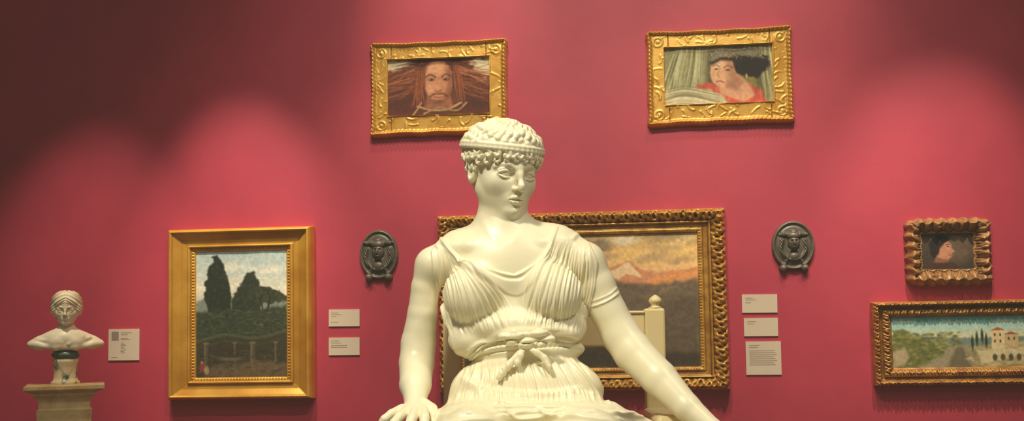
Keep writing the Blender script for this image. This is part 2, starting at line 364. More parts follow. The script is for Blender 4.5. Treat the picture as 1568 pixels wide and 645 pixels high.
# ---- painting E : small profile portrait
E=Canvas(1410,357,1489,413,2,15)
E.grad([(357,(86,72,60)),(413,(66,56,46))]); E.ell(1462,380,26,24,(106,88,70),8)
E.poly([(1412,413),(1420,402),(1436,397),(1456,402),(1472,413)],(76,52,44),1.5)
E.poly([(1432,388),(1447,388),(1451,402),(1428,402)],(146,102,78),1.2)
E.poly([(1430,375),(1438,367),(1450,368),(1456,375),(1455,379),(1461,385.5),(1456,387.5),(1457,391),(1455,394),(1450,398),(1441,397),(1432,392)],(198,138,104),.7); E.ell(1450,380,5,6,(216,156,120),2.5,al=.7)
E.poly([(1423,388),(1421,373),(1429,362),(1443,359),(1455,366),(1446,371),(1438,379),(1436,390),(1428,396)],(48,38,34),1,rag=1); E.ell(1450.5,377.5,1.8,.8,(70,44,36),.5); E.st([(1447,374.5),(1453,374)],.5,(84,54,42)); E.st([(1452,391),(1456,390.5)],.6,(136,72,58))
E.mottle(4,.12,2); E.soften(.25)
# ---- painting F : landscape with house
G=Canvas(1365,486,1566,562,1.6,18)
G.grad([(486,(124,204,204)),(502,(176,220,202)),(516,(226,220,178)),(524,(184,188,146)),(530,(144,148,96)),(562,(136,124,80))])
rr=G.r
for i in range(14): G.ell(rr.uniform(1365,1566),rr.uniform(492,512),rr.uniform(12,28),rr.uniform(2,4),(212,220,198),2,al=.4,rag=.5)
G.poly([(1365,520),(1420,516),(1480,519),(1566,517),(1566,530),(1365,530)],(126,144,132),1,rag=1.5)
G.poly([(1365,505),(1385,505),(1400,516),(1430,524),(1460,530),(1450,562),(1365,562)],(118,122,66),1.2,rag=4)
for i in range(240):
    x=rr.uniform(1365,1470);y=rr.uniform(510,556); G.ell(x,y,rr.uniform(2,5),rr.uniform(1,2.5),[(88,96,50),(152,152,82),(110,114,62),(172,166,104)][rr.integers(4)],1,al=.6)
G.poly([(1450,530),(1478,530),(1500,562),(1400,562),(1440,546)],(168,156,124),1.5,rag=3); G.poly([(1462,532),(1472,532),(1484,562),(1448,562)],(110,102,78),1.5,.8,rag=2)
G.poly([(1365,540),(1384,532),(1392,546),(1380,560),(1365,562)],(186,170,132),1.5,rag=3)
G.poly([(1490,532),(1566,524),(1566,562),(1500,562)],(194,180,128),1.2,rag=3)
for i in range(90):
    G.ell(rr.uniform(1480,1566),rr.uniform(530,560),rr.uniform(2,6),rr.uniform(1,2.5),[(148,140,90),(222,206,158),(168,148,102)][rr.integers(3)],1,al=.6)
for x,y in [(1494,512),(1502,508),(1508,515),(1487,518)]: G.ell(x,y+8,2,10,(58,68,46),.8)
G.poly([(1516,508),(1536,508),(1536,536),(1516,536)],(236,214,160),.6); G.poly([(1514,508),(1526,503),(1538,508)],(184,102,64),.5); G.poly([(1536,514),(1556,514),(1556,534),(1536,534)],(210,186,132),.6); G.poly([(1535,514),(1545,510),(1558,514)],(168,94,62),.5)
for x,y in [(1521,514),(1529,514),(1521,524),(1529,524),(1542,520),(1550,520)]: G.poly([(x-1.3,y-2),(x+1.3,y-2),(x+1.3,y+2.5),(x-1.3,y+2.5)],(96,80,60),.3)
G.poly([(1495,538),(1566,534),(1566,544),(1530,552),(1500,556)],(230,216,168),1,.8,rag=2)
for x in (1520,1532,1544,1556): G.ell(x,548,3.5,5,(96,84,58),1)
G.mottle(3,.1,2)

# ---------------------------------------------------------------- frames
def relief(X,Z,n,seed,wid=.006,amp=.006,length=.1):
    r=np.random.default_rng(seed); out=np.zeros_like(X); x0,x1,z0,z1=X.min(),X.max(),Z.min(),Z.max()
    for i in range(n):
        x,z=r.uniform(x0,x1),r.uniform(z0,z1); a=r.uniform(-.7,.7)+(math.pi if r.random()<.5 else 0); P=[(x,z)]; k=r.uniform(-.5,.5)
        for j in range(5):
            a+=k+r.uniform(-.25,.25); x+=math.cos(a)*length/5; z+=math.sin(a)*length/5; P.append((x,z))
        P=np.array(P); m=(X>P[:,0].min()-.02)&(X<P[:,0].max()+.02)&(Z>P[:,1].min()-.02)&(Z<P[:,1].max()+.02)
        if m.any():
            d,t=pdist(X[m],Z[m],P); out[m]=np.maximum(out[m],amp*np.exp(-(d/wid)**2)*(1-.5*t))
    return out
def ornAB(seed):
    def f(X,Z,t,s,side,L,hx,hz):
        rope=np.exp(-((t-.13)/.1)**2)
        tw=.5+.5*np.cos(2*np.pi*(s/.026+t*2.6*np.where((side==0)|(side==3),1,-1)))
        o=rope*(.010+.007*tw)
        inner=(t>.3)&(t<.86)
        rel=relief(X,Z,190,seed,.006,.0042,.06)*np.where(Z<0,1.2,.7)
        o+=np.where(inner,rel*sm(t,.28,.36)*(1-sm(t,.82,.9)),0)
        for sx in(-1,1):
            for sz in(-1,1):
                d=np.hypot(X-sx*(hx-.085),Z-sz*(hz-.085)); o+=.004*np.exp(-((d-.028)/.006)**2)+.005*np.exp(-(d/.009)**2)
                c=(np.abs(np.abs(X)-(hx-.15))<.0035)&(np.abs(Z)>hz-.125)&(np.abs(Z)<hz-.035)
                o-=np.where(c,.003,0)
        return o
    return f
def warpAB(x,z):
    return .016*(1-np.clip(np.abs(z),0,1)**5)+.002*np.cos(9*z), .016*(1-np.clip(np.abs(x),0,1)**7)+.002*np.cos(13*x)
profAB=[(0,.3),(.05,.6),(.13,.75),(.24,.55),(.28,.55),(.85,.62),(.9,.85),(.95,.8),(1,.3)]
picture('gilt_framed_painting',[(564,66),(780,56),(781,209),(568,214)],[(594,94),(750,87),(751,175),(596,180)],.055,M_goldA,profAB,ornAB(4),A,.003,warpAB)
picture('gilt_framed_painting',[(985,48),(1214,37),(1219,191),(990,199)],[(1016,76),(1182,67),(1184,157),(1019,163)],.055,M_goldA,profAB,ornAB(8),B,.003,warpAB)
def ornC(X,Z,t,s,side,L,hx,hz):
    return np.exp(-((t-.9)/.03)**2)*.004*np.cos(2*np.pi*s/.02)+ .001*np.cos(2*np.pi*s/.35)
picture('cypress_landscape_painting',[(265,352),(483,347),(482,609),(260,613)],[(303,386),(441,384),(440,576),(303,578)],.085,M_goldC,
 [(0,.35),(.04,.75),(.1,.95),(.17,1),(.2,.85),(.24,.8),(.5,.5),(.72,.45),(.74,.6),(.8,.62),(.82,.42),(.95,.38),(1,.26)],ornC,C,.004)
def scroll(s,t,t0,t1,p,amp):
    x=(t-t0)/(t1-t0); w=np.sin(np.pi*np.clip(x,0,1))
    ph=2*np.pi*s/p
    a=np.abs(np.sin(ph/2+1.6*np.sin(np.pi*x)))**.7
    b_=np.cos(ph*2+5*x)*.35+np.cos(ph*3-9*x)*.25
    return amp*w**.6*(a+b_)
def ornD(X,Z,t,s,side,L,hx,hz):
    o=scroll(s,t,.02,.52,.085,.022)*sm(t,0,.05)
    o+=relief(X,Z,420,77,.006,.010,.05)*np.where((t>.02)&(t<.5),1,0)
    o+=np.exp(-((t-.93)/.03)**2)*.003*np.cos(2*np.pi*s/.018)
    for sx in(-1,1):
        for sz in(-1,1):
            d=np.hypot(X-sx*(hx-.06),Z-sz*(hz-.06)); o+=.02*np.exp(-(d/.035)**2)+.01*np.exp(-((d-.04)/.008)**2)
    return o
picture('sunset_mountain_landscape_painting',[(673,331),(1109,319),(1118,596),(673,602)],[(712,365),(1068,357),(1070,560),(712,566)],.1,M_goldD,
 [(0,.3),(.03,.5),(.2,.8),(.4,.6),(.53,.45),(.56,.62),(.6,.62),(.63,.4),(.8,.36),(.86,.48),(.97,.42),(1,.26)],ornD,D,.0042)
def ornE(X,Z,t,s,side,L,hx,hz):
    o=.02*np.sin(np.pi*np.clip(t/.85,0,1))*np.abs(np.cos(np.pi*s/.052+1.2*np.sin(3*t)))**.8
    o+=.006*np.cos(2*np.pi*s/.017)*np.exp(-((t-.72)/.08)**2); o+=relief(X,Z,60,5,.006,.01,.05)*(t<.8)
    return o
picture('carved_frame_portrait_painting',[(1383,335),(1516,332),(1518,437),(1386,439)],[(1410,359),(1488,357),(1489,412),(1411,413)],.07,M_copper,
 [(0,.3),(.06,.55),(.3,.95),(.6,.7),(.82,.35),(.86,.45),(.94,.42),(1,.26)],ornE,E,.0034,lambda x,z:(.006+.006*np.cos(20*z),.006+.006*np.cos(24*x)))
def ornF(X,Z,t,s,side,L,hx,hz):
    o=scroll(s,t,.02,.3,.05,.012)*sm(t,0,.05)+scroll(s,t,.5,.9,.04,.009)+relief(X,Z,320,9,.004,.006,.035)*((t<.32)|(t>.5))*(t<.9)
    return o
picture('village_landscape_painting',[(1333,463),(1598,457),(1602,588),(1337,591)],[(1365,487),(1566,483),(1568,560),(1366,563)],.075,M_goldF,
 [(0,.35),(.05,.7),(.2,.9),(.33,.6),(.36,.45),(.48,.4),(.52,.55),(.75,.6),(.9,.38),(1,.26)],ornF,G,.0036)

# ---------------------------------------------------------------- bronze relief plaques
def plaque(cu,cv,ru,rv):
    c=PW(cu,cv); k=(PW(cu+1,cv)-c)[0]; e=empty('bronze_relief_plaque'); e.location=tuple(c)
    st=.0026; a,b_=ru*k,rv*k
    X,Z=np.meshgrid(np.arange(-a*1.15,a*1.15,st),np.arange(-b_*1.25,b_*1.15,st)); x=X/k;z=Z/k
    d=np.hypot(X/a,Z/b_)
    h=.022+.008*np.exp(-((d-.93)/.05)**2)-.004*np.exp(-((d-.82)/.05)**2)+.012*np.clip(1-d,0,1)
    el=lambda cx,cz,rx,rz,hh:hh*np.sqrt(np.clip(1-((x-cx)/rx)**2-((z-cz)/rz)**2,0,1))
    add=el(0,4,9,13,.034)
    add=np.maximum(add,el(0,15,11,7,.034)); add=np.maximum(add,el(0,20,6,5,.03))
    add=np.maximum(add,el(-13,17,10,4,.018)*(1+.3*np.cos(x*2)));add=np.maximum(add,el(13,17,10,4,.018)*(1+.3*np.cos(x*2)))
    add=add+el(0,4,2,5,.01)+el(-3.6,7,2.4,1.3,-.010)+el(3.6,7,2.4,1.3,-.010)+el(0,-3,3,1,.005)
    dd,_=pdist(x,z,crom([(-17,8),(-19,-8),(-10,-20),(0,-23),(10,-20),(19,-8),(17,8)],6)); add=np.maximum(add,.015*np.exp(-(dd/2.6)**2)*(1+.3*np.cos(x*1.7+z)))
    for sx in(-1,1):
        dd,_=pdist(x,z,crom([(sx*6,-8),(sx*9,-18),(sx*13,-27),(sx*17,-33)],6)); add=np.maximum(add,.014*np.exp(-(dd/2.4)**2))
    add=np.maximum(add,el(0,-18,8,7,.02))
    h=h+add
    out=d>1
    fd=np.minimum(np.hypot(x-ru*.5,z+rv*.92)/6,np.hypot(x+ru*.5,z+rv*.92)/6)
    ft=fd<1; h=np.where(ft,np.maximum(np.where(out,0,h),.02+.03*np.sqrt(np.clip(1-fd**2,0,1))),h); out=out&~ft
    hfield('oval_relief',X,Z,np.where(out,.0012,h),~out,M_bronze,e)
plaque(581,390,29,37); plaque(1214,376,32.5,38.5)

# ---------------------------------------------------------------- labels
def label(cs,lines,pic=False):
    ctr,ex,ez,W,H=wallframe(cs); V=[];Fs=[];mi=[]
    def bx(x0,x1,z0,z1,y0,y1,m):
        n=len(V)
        V.extend([(x,y,z) for x in (x0,x1) for y in (y0,y1) for z in (z0,z1)]); Fs.extend([tuple(i+n for i in f) for f in BF]); mi.extend([m]*6)
    bx(-W/2,W/2,-H/2,H/2,-.008,-.0002,0)
    for (x0,x1,z) in lines: bx(-W/2+x0*W,-W/2+x1*W,H/2-z*H-.0016,H/2-z*H+.0016,-.0086,-.008,1)
    if pic: bx(-W*.4,-W*.17,H*.14,H*.42,-.0088,-.008,1)
    o=pydata('wall_label',V,Fs,[M_label,M_ink])
    for p,m in zip(o.data.polygons,mi): p.material_index=m
    place(o,ctr,ex)
R_=lambda a,b,c,d:[(a,b),(c,b-.5),(c,d-.5),(a,d)]
label(R_(167,504,214,552),[(.4,.75,.12),(.4,.62,.18)]+[(.4,.62,.3),(.4,.7,.34)]+[(.4,.5+.04*(i%3),.44+.045*i) for i in range(8)]+[(.1,.3,.9)],True)
label(R_(504,474,551,500),[(.08,.3,.2),(.08,.4,.3),(.08,.25,.42),(.08,.3,.75)]); label(R_(504,517,551,544),[(.08,.34,.18),(.08,.4,.3),(.08,.6,.45),(.08,.6,.55)])
label(R_(1136,451,1190,479),[(.1,.3,.2),(.1,.4,.3),(.1,.25,.45)]); label(R_(1139,487,1191,515),[(.1,.35,.2),(.1,.3,.32)]); label(R_(1142,523,1196,574),[(.1,.4,.12),(.1,.35,.18)]+[(.1,.8+.04*(i%3),.28+.06*i) for i in range(8)])

# ---------------------------------------------------------------- SDF sculpting
class Grid:
    def __init__(s,lo,hi,h):
        s.lo=np.array(lo,float); s.h=h; n=np.ceil((np.array(hi)-s.lo)/h).astype(int)+1
        s.ax=[(s.lo[i]+h*np.arange(n[i])).astype(np.float32) for i in range(3)]; s.F=np.full(n,9.*h*10,np.float32)
    def sub(s,lo,hi):
        sl=[]
        for i in range(3):
            a=max(0,int((lo[i]-s.lo[i])/s.h)); b_=min(len(s.ax[i]),int((hi[i]-s.lo[i])/s.h)+2)
            if b_<=a: return None,None
            sl.append(slice(a,b_))
        sl=tuple(sl); X=s.ax[0][sl[0]][:,None,None];Y=s.ax[1][sl[1]][None,:,None];Z=s.ax[2][sl[2]][None,None,:]
        return sl,(X,Y,Z)
    def comb(s,lo,hi,fn,k,op='u'):
        m=k+4*s.h; sl,g=s.sub(np.array(lo)-m,np.array(hi)+m)
        if sl is None: return
        d=fn(*g).astype(np.float32); f=s.F[sl]
        if op=='u': hh=np.maximum(k-np.abs(f-d),0)/max(k,1e-9); s.F[sl]=np.minimum(f,d)-hh*hh*k*.25
        else: d=-d; hh=np.maximum(k-np.abs(f-d),0)/max(k,1e-9); s.F[sl]=np.maximum(f,d)+hh*hh*k*.25
    def ell(s,c,r,k=0.,rot=None,op='u',pert=None):
        c=np.array(c,float);r=np.array(r,float)*np.ones(3); M=np.eye(3) if rot is None else rot
        def fn(X,Y,Z):
            x,y,z=X-c[0],Y-c[1],Z-c[2]
            a=M[0,0]*x+M[1,0]*y+M[2,0]*z; b_=M[0,1]*x+M[1,1]*y+M[2,1]*z; g=M[0,2]*x+M[1,2]*y+M[2,2]*z
            k0=np.sqrt((a/r[0])**2+(b_/r[1])**2+(g/r[2])**2); k1=np.sqrt((a/r[0]**2)**2+(b_/r[1]**2)**2+(g/r[2]**2)**2)+1e-9
            d=k0*(k0-1)/k1
            if pert is not None: d=d-pert(X,Y,Z)
            return d
        e=r.max() if rot is not None else r
        s.comb(c-e-(0 if pert is None else 8*s.h),c+e+(0 if pert is None else 8*s.h),fn,k,op)
    def cone(s,a,b_,ra,rb,k=0.,op='u'):
        a=np.array(a,float);b_=np.array(b_,float);ab=b_-a;L=ab@ab+1e-12
        def fn(X,Y,Z):
            x,y,z=X-a[0],Y-a[1],Z-a[2]; t=np.clip((x*ab[0]+y*ab[1]+z*ab[2])/L,0,1)
            return np.sqrt((x-t*ab[0])**2+(y-t*ab[1])**2+(z-t*ab[2])**2)-(ra+(rb-ra)*t)
        m=max(ra,rb); s.comb(np.minimum(a,b_)-m,np.maximum(a,b_)+m,fn,k,op)
    def chain(s,P,k=0.):
        for (p,r),(q,r2) in zip(P[:-1],P[1:]): s.cone(p,q,r,r2,k)
    def mesh(s):
        Fv=s.F
        for a_ in range(3):
            for e_ in (0,1,-1,-2):
                sl=[slice(None)]*3; sl[a_]=e_; Fv[tuple(sl)]=np.maximum(Fv[tuple(sl)],s.h*.5)
        ins=Fv<0; n=Fv.shape
        c=[ins[i:n[0]-1+i,j:n[1]-1+j,k:n[2]-1+k] for i in(0,1) for j in(0,1) for k in(0,1)]
        al=c[0].copy();an=c[0].copy()
        for q in c[1:]: al&=q; an|=q
        act=an&~al; I=np.argwhere(act); vid=np.full(act.shape,-1,np.int32); vid[tuple(I.T)]=np.arange(len(I))
        off=[(i,j,k) for i in(0,1) for j in(0,1) for k in(0,1)]
        val=[Fv[I[:,0]+o[0],I[:,1]+o[1],I[:,2]+o[2]] for o in off]
        acc=np.zeros((len(I),3));cnt=np.zeros(len(I))
        for i in range(8):
            for j in range(i+1,8):
                if sum(abs(off[i][q]-off[j][q]) for q in range(3))!=1: continue
                m=(val[i]<0)!=(val[j]<0); t=np.zeros(len(I))
                t[m]=val[i][m]/(val[i][m]-val[j][m])
                oi=np.array(off[i],float);oj=np.array(off[j],float)
                acc[m]+=oi+(oj-oi)*t[m][:,None]; cnt[m]+=1
        V=s.lo+s.h*(I+acc/cnt[:,None]); Q=[]
        for axn in range(3):
            sa=[slice(None)]*3;sb=[slice(None)]*3; sa[axn]=slice(0,-1);sb[axn]=slice(1,None)
            A_=ins[tuple(sa)];B_=ins[tuple(sb)]; E_=np.argwhere(A_!=B_)
            o1,o2=(axn+1)%3,(axn+2)%3
            ok=(E_[:,o1]>0)&(E_[:,o2]>0)&(E_[:,o1]<n[o1]-1)&(E_[:,o2]<n[o2]-1); E_=E_[ok]
            fl=A_[tuple(E_.T)]
            def g(d1,d2):
                J=E_.copy(); J[:,o1]+=d1;J[:,o2]+=d2; return vid[tuple(J.T)]
            q=np.stack([g(-1,-1),g(0,-1),g(0,0),g(-1,0)],-1); q[~fl]=q[~fl][:,::-1]; Q.append(q)
        return V,np.vstack(Q)
def normals(V,Q):
    n=np.cross(V[Q[:,2]]-V[Q[:,0]],V[Q[:,3]]-V[Q[:,1]]); out=np.zeros_like(V)
    for k in range(3):
        for c in range(4): out[:,k]+=np.bincount(Q[:,c],n[:,k],len(V))
    return out/(np.linalg.norm(out,axis=1,keepdims=True)+1e-12)
def relax(V,Q,it=2,f=.5):
    for _ in range(it):
        acc=np.zeros_like(V);cnt=np.zeros(len(V))
        for a_,b_ in((0,1),(1,2),(2,3),(3,0)):
            for k in range(3):
                acc[:,k]+=np.bincount(Q[:,a_],V[Q[:,b_],k],len(V))+np.bincount(Q[:,b_],V[Q[:,a_],k],len(V))
            cnt+=np.bincount(Q[:,a_],None,len(V))+np.bincount(Q[:,b_],None,len(V))
        V=V*(1-f)+f*acc/np.maximum(cnt,1)[:,None]
    return V
def subdiv(V,Q):
    o=mesh_np('tmp',V,Q,[]); m=o.modifiers.new('s','SUBSURF'); m.levels=1
    dg=bpy.context.evaluated_depsgraph_get(); dg.update(); ev=o.evaluated_get(dg); me=ev.to_mesh()
    n=len(me.vertices); v=np.empty(n*3,np.float32); me.vertices.foreach_get('co',v); q=np.empty(len(me.loops),np.int32); me.loops.foreach_get('vertex_index',q)
    ev.to_mesh_clear(); bpy.data.objects.remove(o); return v.reshape(-1,3).astype(float),q.reshape(-1,4)

# ---- head sculpt (px units, face looks toward -Y)
def build_head(h=.95,style=0,neck=None):
    g=Grid((-78,-82,-100),(78,96,104),h)
    g.ell((0,6,25),(52,59,58),0); g.ell((0,-13,-14),(42,42,51),10)
    for s in(-1,1):
        g.cone((s*30,2,-24),(s*6,-40,-54),12,10,12); g.ell((s*26,-31,-12),(14,14,15),12)
    g.ell((0,-45,-55),(10,11,9),8)
    g.ell((0,-43,-37),(16,12,13),8)
    g.cone((0,-40,30),(0,-48,12),18,10,14)
    for s in(-1,1):
        g.ell((s*19.5,-60,0),(14.5,11.5,9.5),6,op='s')
        g.chain([((s*6,-53,9.5),3.0),((s*19,-50.5,14.5),3.0),((s*34,-40,10),3.0)],7)
        ec=np.array((s*19.5,-40,-.5)); g.ell(ec,(11.5,11.5,10.5),1.2)
        for b0,dz,r in((.44,0,1.6),(-.44,0,1.2)):
            P=[]
            for t in np.linspace(-1.1,1.1,9):
                b1=b0*math.cos(t*1.25); d=np.array((math.sin(t),-math.cos(t)*math.cos(b1),math.sin(b1)*1.25)); P.append((ec+d*np.array((13,12.2 if b0>0 else 11.6,10)),r))
            g.chain(P,1.3)
        P=[(ec+np.array((math.sin(t)*14,-math.cos(t)*10,9*math.cos(t))),1.2) for t in np.linspace(-1,1,7)]; g.chain(P,2.5)
    g.chain([((0,-53,14),4.8),((0,-58,0),4.2),((0,-65.5,-17),4.3),((0,-65.5,-20.5),4.6)],6)
    for s in(-1,1): g.ell((s*5.6,-58,-21.5),(3.8,6,3.8),3.5); g.ell((s*3.6,-61.5,-26),(1.9,3.4,1.7),1.5,op='s')
    g.chain([((-12.5,-50,-37.5),1.4),((-7,-55.2,-34.8),2.4),((-2.5,-57.6,-33.8),2.7),((0,-57.,-34.5),2.6),((2.5,-57.6,-33.8),2.7),((7,-55.2,-34.8),2.4),((12.5,-50,-37.5),1.4)],2)
    g.chain([((-10.5,-50.5,-39.5),1.5),((-5,-55.2,-41.4),3.0),((0,-56,-41.8),3.3),((5,-55.2,-41.4),3.0),((10.5,-50.5,-39.5),1.5)],2)
    for x0 in np.linspace(-11,11,12):
        g.ell((x0,-60.3+abs(x0)*.42,-38),(1.6,4.,.9),1.2,op='s')
    g.cone((0,-61,-26.5),(0,-61,-31),1.2,1.4,2.5,'s')
    g.ell((0,-60,-48),(9,4.5,2.4),4,op='s')
    for s in(-1,1): g.ell((s*49,6,-4),(6,10,15),3); g.ell((s*54,3,-3),(3,5,8),2,op='s')
    if neck is not None:
        g.chain(neck,12)
    if style==0:
        g.ell((0,8,36),(59,63,47),3)
        R3=np.array((60.,64.,49.)); C3=np.array((0,8,37.))
        rr=np.random.default_rng(21)
        nl=32
        for i in range(nl):
            ph0=2*math.pi*i/nl; P=[]; a_=.085; q_=.9*math.sin(i*.7)+.45*i; fr=13.
            for el in np.linspace(1.42,.14,18):
                ph=ph0+a_*math.sin(el*fr+q_)/max(.4,math.cos(el))*.7
                d=np.array((math.cos(el)*math.sin(ph),-math.cos(el)*math.cos(ph),math.sin(el)))
                sp=2*math.pi/nl*62*math.cos(el); r_=max(2.8,min(6.,sp*.5))*(1+.18*math.sin(el*fr*2+q_*2+i))
                P.append((C3+d*(R3-1.9-(6-r_)*.25+1.3*math.sin(el*fr+q_+1)),r_))
            g.chain(P,1.2)
            g.chain([(p+ (p-C3)/np.linalg.norm(p-C3)*(r_*.74),1.5) for p,r_ in P[2:-1]],1.)
        for i in range(48):
            a0=2*math.pi*i/48; a1=2*math.pi*(i+1)/48
            p=lambda a:(62.4*math.sin(a),8-66.4*math.cos(a),43-2*math.cos(a))
            g.cone(p(a0),p(a1),3.4,3.4,1.)
            q=lambda a:(62.6*math.sin(a),8-66.6*math.cos(a),38-2*math.cos(a)); g.cone(q(a0),q(a1),3.3,3.3,2.5)
        def curl(phi,z,rad,cr,sp):
            el=(z-34)/54
            rx,ry=60*math.sqrt(max(1-el*el,.1)),65*math.sqrt(max(1-el*el,.1))
            c=np.array((rx*math.sin(phi),6-ry*math.cos(phi),z)); nrm=np.array((math.sin(phi),-math.cos(phi),el*.5)); nrm/=np.linalg.norm(nrm)
            tx=np.cross(nrm,(0,0,1)); tx/=np.linalg.norm(tx); tz=np.cross(tx,nrm)
            c=c-nrm*3
            g.ell(c-nrm*2,(rad*.8,)*3,3)
            P=[]; a0=math.pi/2+rr.uniform(-.5,.5)
            P.append((c+tz*(rad*1.5)+tx*sp*-rad*.2+nrm*1,cr*.8))
            for j in range(7):
                f=j/6; a_=a0+sp*f*4.6; r_=rad*(.95-.6*f); P.append((c+tx*r_*math.cos(a_)+tz*r_*math.sin(a_)+nrm*(2+3.0*f),cr*(1.05-.25*f)))
            g.chain(P,.7)
        n=17
        for i in range(n):
            ph=-1.75+3.5*i/(n-1); zz=30-10*(abs(ph)/1.75)**1.5
            curl(ph+rr.uniform(-.04,.04),zz+rr.uniform(-2,2),rr.uniform(6.5,8),3.0,1 if rr.random()<.5 else -1)
        for i in range(15):
            ph=-1.75+3.5*i/14+.1; zz=23-25*(abs(ph)/1.75)**2.2
            curl(ph,zz+rr.uniform(-2,2),rr.uniform(4.6,6.4),2.7,1 if rr.random()<.5 else -1)
        for s in(-1,1):
            for (ph,z,r_) in [(1.5,8,9),(1.75,-6,9),(2.0,6,10),(1.65,-20,7.5),(2.0,-16,9),(2.3,-4,10),(2.35,-22,8),(2.6,8,10),(1.95,24,9),(2.3,22,9),(2.7,24,9),(2.75,-12,10),(3.1,0,10),(3.1,20,10),(3.1,-20,10)]:
                curl(s*ph,z,r_,3.1,s)
        g.ell((0,22,10),(48,46,46),6)
        g.ell((0,72,20),(20,16,18),6)
    else:
        hg=Grid((-78,-82,-100),(78,96,104),h)
        def pat2(X,Y,Z):
            ax=np.abs(X); w=np.cos((ax*.55+Z+.3*Y)*.42+1.5*np.sin(Z*.13+ax*.1)); return 2.4*w-3.5*np.exp(-(X/3)**2)*np.clip((Z-20)/20,0,1)
        hg.ell((0,8,36),(62,66,50),3,pert=pat2)
        for s in(-1,1): hg.ell((s*46,0,8),(18,34,34),6,pert=pat2)
        hg.ell((0,40,10),(50,40,44),6,pert=pat2); hg.ell((0,74,10),(22,18,20),6)
        hg.ell((0,-52,-14),(38,36,46),5,op='s')
        g.F=np.minimum(g.F,hg.F)
    return g.mesh()
def rot(yaw,pit,rol=0): return np.array(Matrix.Rotation(yaw,3,'Z')@Matrix.Rotation(rol,3,'Y')@Matrix.Rotation(pit,3,'X'))

PT=.72
statue=empty('marble_statue_of_seated_woman',(SO[0],SO[1],PT),YAW)
OFF=np.array([0,0,-PT])
HC=SL(769,267,8); HR=rot(math.radians(29),math.radians(9),math.radians(2))
tohead=lambda p:HR.T@((p-HC)/S)
neck=[(tohead(SL(770,310,16)),36.5),(tohead(SL(769,345,16)),39.3),(tohead(SL(768,362,18)),42)]
V,Q=build_head(.85,0,neck)
mesh_np('head',HC+S*(V@HR.T)+OFF,Q,M_marble,statue)
print('head',time.time()-T0)

# ---- body sculpt
def rp(px,d=0): return px*S*(1+d/1500)
lo=np.array([-.40,-.46,1.20]);hi=np.array([.66,.22,1.86])
g=Grid(lo,hi,.003)
def E3(u,v,d,a,b_,c,k=.01,**kw): g.ell(SL(u,v,d),(rp(a,d),rp(b_,d),rp(c,d)),k,**kw)   # a=x, b=depth, c=z
def CH(P,k=.01): g.chain([(SL(u,v,d),rp(r,d)) for u,v,d,r in P],k)
E3(782,425,8,96,60,88); E3(782,500,0,86,56,60,.02); E3(788,478,4,112,52,58,.02)
CH([(770,318,14,37.5),(769,350,16,39.7),(768,372,18,48)],.02)
CH([(766,374,22,44),(705,388,14,33),(666,409,8,25)],.03)
CH([(772,372,22,44),(850,382,14,35),(891,403,6,30)],.03)
CH([(764,380,-22,5),(720,378,-22,6),(680,380,-8,6)],.02); CH([(780,380,-22,5),(825,374,-22,6),(866,372,-8,6)],.02)
E3(722,452,-44,43,34,42,.03); E3(848,450,-44,43,34,42,.03)
E3(793,500,-14,103,58,30,.015); E3(722,520,-22,36,36,26,.015); E3(862,505,-22,34,36,22,.015)
E3(800,535,-10,94,56,24,.008)
E3(806,600,-22,116,74,62,.02); E3(800,640,-50,135,90,40,.03)
CH([(672,650,-80,22),(700,643,-112,19),(760,638,-140,18),(850,641,-145,20),(930,642,-120,24),(985,664,-80,24)],.02)
CH([(735,672,-60,62),(720,690,-190,60)],.03); CH([(890,672,-60,62),(900,690,-190,60)],.03)
# arms
CH([(661,408,6,24),(651,440,6,21),(647,480,8,22.5),(641,525,12,26.5),(638,556,2,26.5),(636,590,-38,24),(636,612,-66,17),(634,622,-80,15)],.006)
CH([(896,403,4,29.5),(913,436,4,28.5),(932,478,2,27.5),(950,512,-2,29.5),(970,540,-14,30.5),(1010,580,-44,27.5),(1052,624,-78,21),(1092,658,-104,16),(1108,670,-114,15)],.007)
E3(664,406,4,26,28,28,.02); E3(894,402,4,31,31,30,.02)
# knot, bow, tails
E3(806,520,-77,10,11,9,.004)
CH([(806,520,-82,4),(788,513,-83,5.5),(772,517,-79,4.8),(786,525,-82,3.6)],.003); CH([(806,520,-82,4),(826,512,-83,5.5),(842,517,-79,4.8),(828,525,-82,3.6)],.003)
CH([(804,530,-82,4),(790,548,-86,4),(776,562,-89,4),(764,578,-92,3.6)],.003); CH([(808,530,-82,3.6),(822,540,-86,3.8),(834,548,-87,3.6),(843,562,-90,3.2)],.003)
CH([(800,530,-82,3.4),(797,545,-88,3.6),(792,556,-90,3.2)],.003)
# left hand (viewer left)
E3(634,628,-92,25,26,11,.008)
for P in ([(616,626,-96,8),(600,634,-112,7.6),(589,642,-118,7),(583,650,-118,6.2)],[(624,629,-106,8),(612,638,-126,7.8),(603,648,-136,7.2),(600,660,-136,6.4)],
          [(636,630,-110,8.2),(631,640,-132,8),(626,652,-142,7.4),(625,664,-140,6.4)],[(649,629,-108,8),(650,640,-128,7.8),(649,652,-136,7.2),(648,664,-134,6.4)],
          [(650,618,-80,8.5),(661,625,-92,8),(665,637,-104,7.4),(663,648,-110,6.4)]): CH(P,.003)
